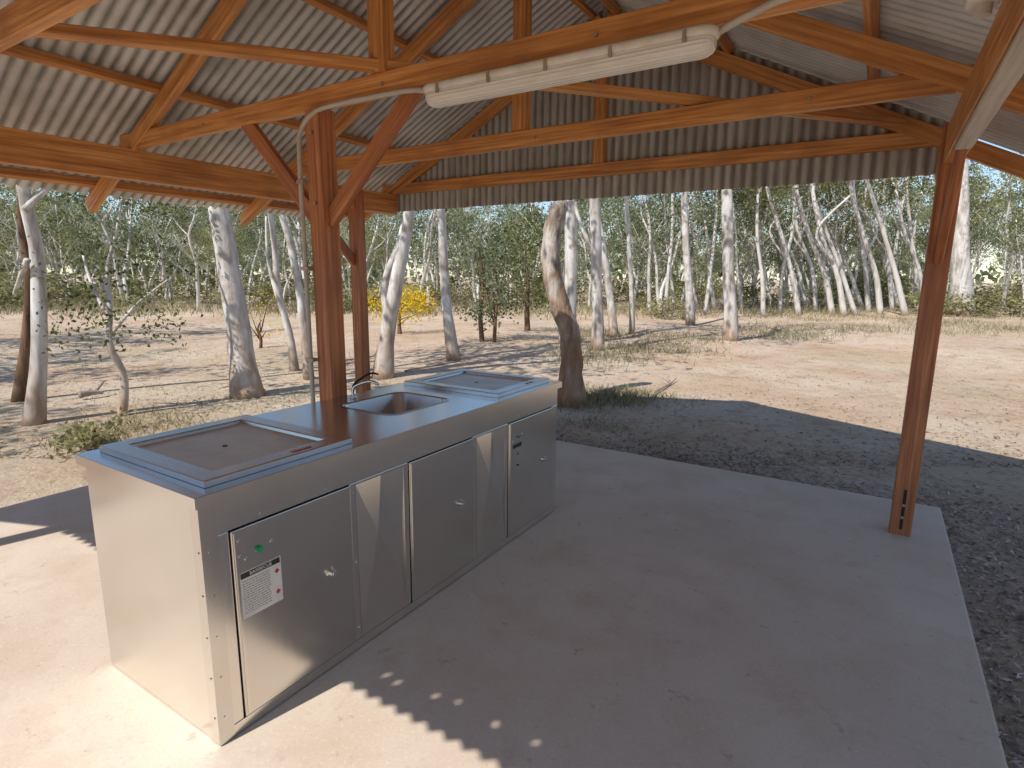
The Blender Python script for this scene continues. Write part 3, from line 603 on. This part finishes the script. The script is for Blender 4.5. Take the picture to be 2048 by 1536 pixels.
o=bpy.data.objects.new('far_woodland',cloudmesh('far_woodland',v,t,M['leaf_blue'])); C.objects.link(o); tag(o,'hazy band of distant grey green woodland behind all the trees','woodland',kind='stuff')
def blades(name,patches,mat,label,cat,seed=1):
    r=np.random.default_rng(seed); V=[];T=[]
    for (x,y,rx_,ry_,n,h) in patches:
        p=np.stack([x+r.normal(size=n)*rx_,y+r.normal(size=n)*ry_,np.zeros(n)],1)
        ok=~((p[:,0]>SLX-.03)&(p[:,0]<SX+.03)&(p[:,1]<SY+.03)&(p[:,1]>SNY)); p=p[ok]; n=len(p)
        p[:,2]=[gz(a,b) for a,b in p[:,:2]]
        d=r.normal(size=(n,3))*.5; d[:,2]=1; hh=h*r.uniform(.4,1.3,(n,1)); q=np.cross(d,r.normal(size=(n,3))); q/=np.linalg.norm(q,axis=1)[:,None]; wd=.009*h/.2
        V.append(np.stack([p-q*wd,p+q*wd,p+d*hh+q*wd*.2,p+d*hh-q*wd*.2],1).reshape(-1,3)); T.append(r.uniform(0,1,n))
    o=bpy.data.objects.new(name,cloudmesh(name,np.concatenate(V),np.concatenate(T),mat)); C.objects.link(o); tag(o,label,cat,kind='stuff')
pt=[]
for u,v,ru,n,h in ((1150,810,.25,500,.12),(1215,800,.35,900,.12),(1270,790,.3,500,.1),(1180,850,.2,200,.08),(190,880,.3,300,.1),(330,850,.4,300,.1)):
    p=at(u,v,2,GZ); pt.append((p.x,p.y,ru,ru*.7,n,h))
for i in range(80):
    u=rr2.uniform(1150,2100); v=rr2.uniform(628,676) if u>1450 else rr2.uniform(655,730)
    p=at(u,v,2,GZ); pt.append((p.x,p.y,.45,.4,80,.18))
for i in range(36):
    u=rr2.uniform(-50,1000); v=rr2.uniform(700,840); p=at(u,v,2,GZ); pt.append((p.x,p.y,.3,.3,40,.07))
for i in range(100):
    u=rr2.uniform(-50,2100); v=rr2.uniform(606,630); p=at(u,v,2,GZ); pt.append((p.x,p.y,1.3,1.3,120,.35))
blades('dry_grass',pt,M['grass'],'tufts of dry olive grass scattered over the bare soil','grass')
def chips(name,n,fn,size,mat,label,cat,seed,onslab=0):
    r=np.random.default_rng(seed); P=fn(r,n); n=len(P)
    P=np.column_stack([P,[gz(a,b)+.004 for a,b in P]]); P[:,2]+=r.uniform(0,.015,n)
    if onslab:
        k=onslab; X=np.stack([r.uniform(SLX,SX,k),r.uniform(.4,SY,k),np.full(k,.004)],1)
        e=r.random(k)<.6; X[e,0]=SX-np.abs(r.normal(size=e.sum()))*.3; f=r.random(k)<.35; X[f,1]=SY-np.abs(r.normal(size=f.sum()))*.25
        P=np.concatenate([P,X]); n=len(P)
    a=r.uniform(0,6.28,n); tilt=np.where(np.arange(n)<n-onslab,.2,.05); d=np.stack([np.cos(a),np.sin(a),r.normal(size=n)*tilt],1); q=np.stack([-np.sin(a),np.cos(a),r.normal(size=n)*tilt*1.4],1)
    l=size*r.uniform(.3,1.6,(n,1)); 
    if onslab: l[n-onslab:]*=.35
    wd=l*r.uniform(.1,.4,(n,1))
    v=np.stack([P-d*l,P+q*wd,P+d*l,P-q*wd],1).reshape(-1,3)
    o=bpy.data.objects.new(name,cloudmesh(name,v,r.uniform(0,1,n)**1.2,mat)); C.objects.link(o); tag(o,label,cat,kind='stuff')
def near(r,n):
    x=r.uniform(-3.6,3,n*2); y=r.uniform(-1,8,n*2); dx=np.maximum(x-SX,0); dy=np.maximum(y-SY,0); d=np.hypot(dx,dy*1.25)
    wob=.5+.35*np.sin(x*2.3+1)*np.cos(y*1.9)+.25*np.sin(x*5.1+y*4.3)
    ok=((x>SX+.02)|(y>SY+.02))&(r.random(n*2)<np.exp(-(d/(.55+.9*wob.clip(.1,1.2)))**2)); return np.stack([x[ok],y[ok]],1)
chips('bark_mulch',75000,near,.018,M['chipdark'],'bark and leaf mulch lying along the slab edges','mulch',3,onslab=110)
def wide(r,n):
    D=5+25*r.random(n)**1.7; t=r.uniform(-1.05,1.0,n); x=-sy_*D+cy_*t*D; y=cy_*D+sy_*t*D
    ok=(x>SX+.02)|(y>SY+.02)|(x<SLX-.02); return np.stack([x[ok],y[ok]],1)
chips('leaf_litter',30000,wide,.022,M['litter'],'fallen leaves and twigs strewn over the reddish soil','leaf litter',5)
def stick(label,pts,r0):
    q=[at(u,v,2,GZ)+Vector((0,0,r0*1.1+random.uniform(0,.03))) for u,v in pts]; mb=MB(); mb.tube(spline(q,14),list(np.linspace(r0,r0*.4,14)),7,.15)
    a=q[1]; mb.tube([a,a+Vector((random.uniform(-.4,.4),random.uniform(-.3,.5),.12))],[r0*.5,r0*.2],5)
    tag(mb.build('fallen_branch',M['stick'],smooth=True),label,'branch')
stick('short fallen branch lying across the shaded ground before the clearing',[(1310,790),(1340,770),(1352,762)],.02)
stick('reddish fallen log left of the small crooked tree',[(160,800),(190,796),(208,794)],.05)
stick('fallen branch on the dirt behind the bench between the white gums',[(640,735),(700,722),(750,716)],.025)
stick('grey fallen branch beside the straight grey gum trunk',[(810,745),(860,735),(940,722)],.02)
print('done')
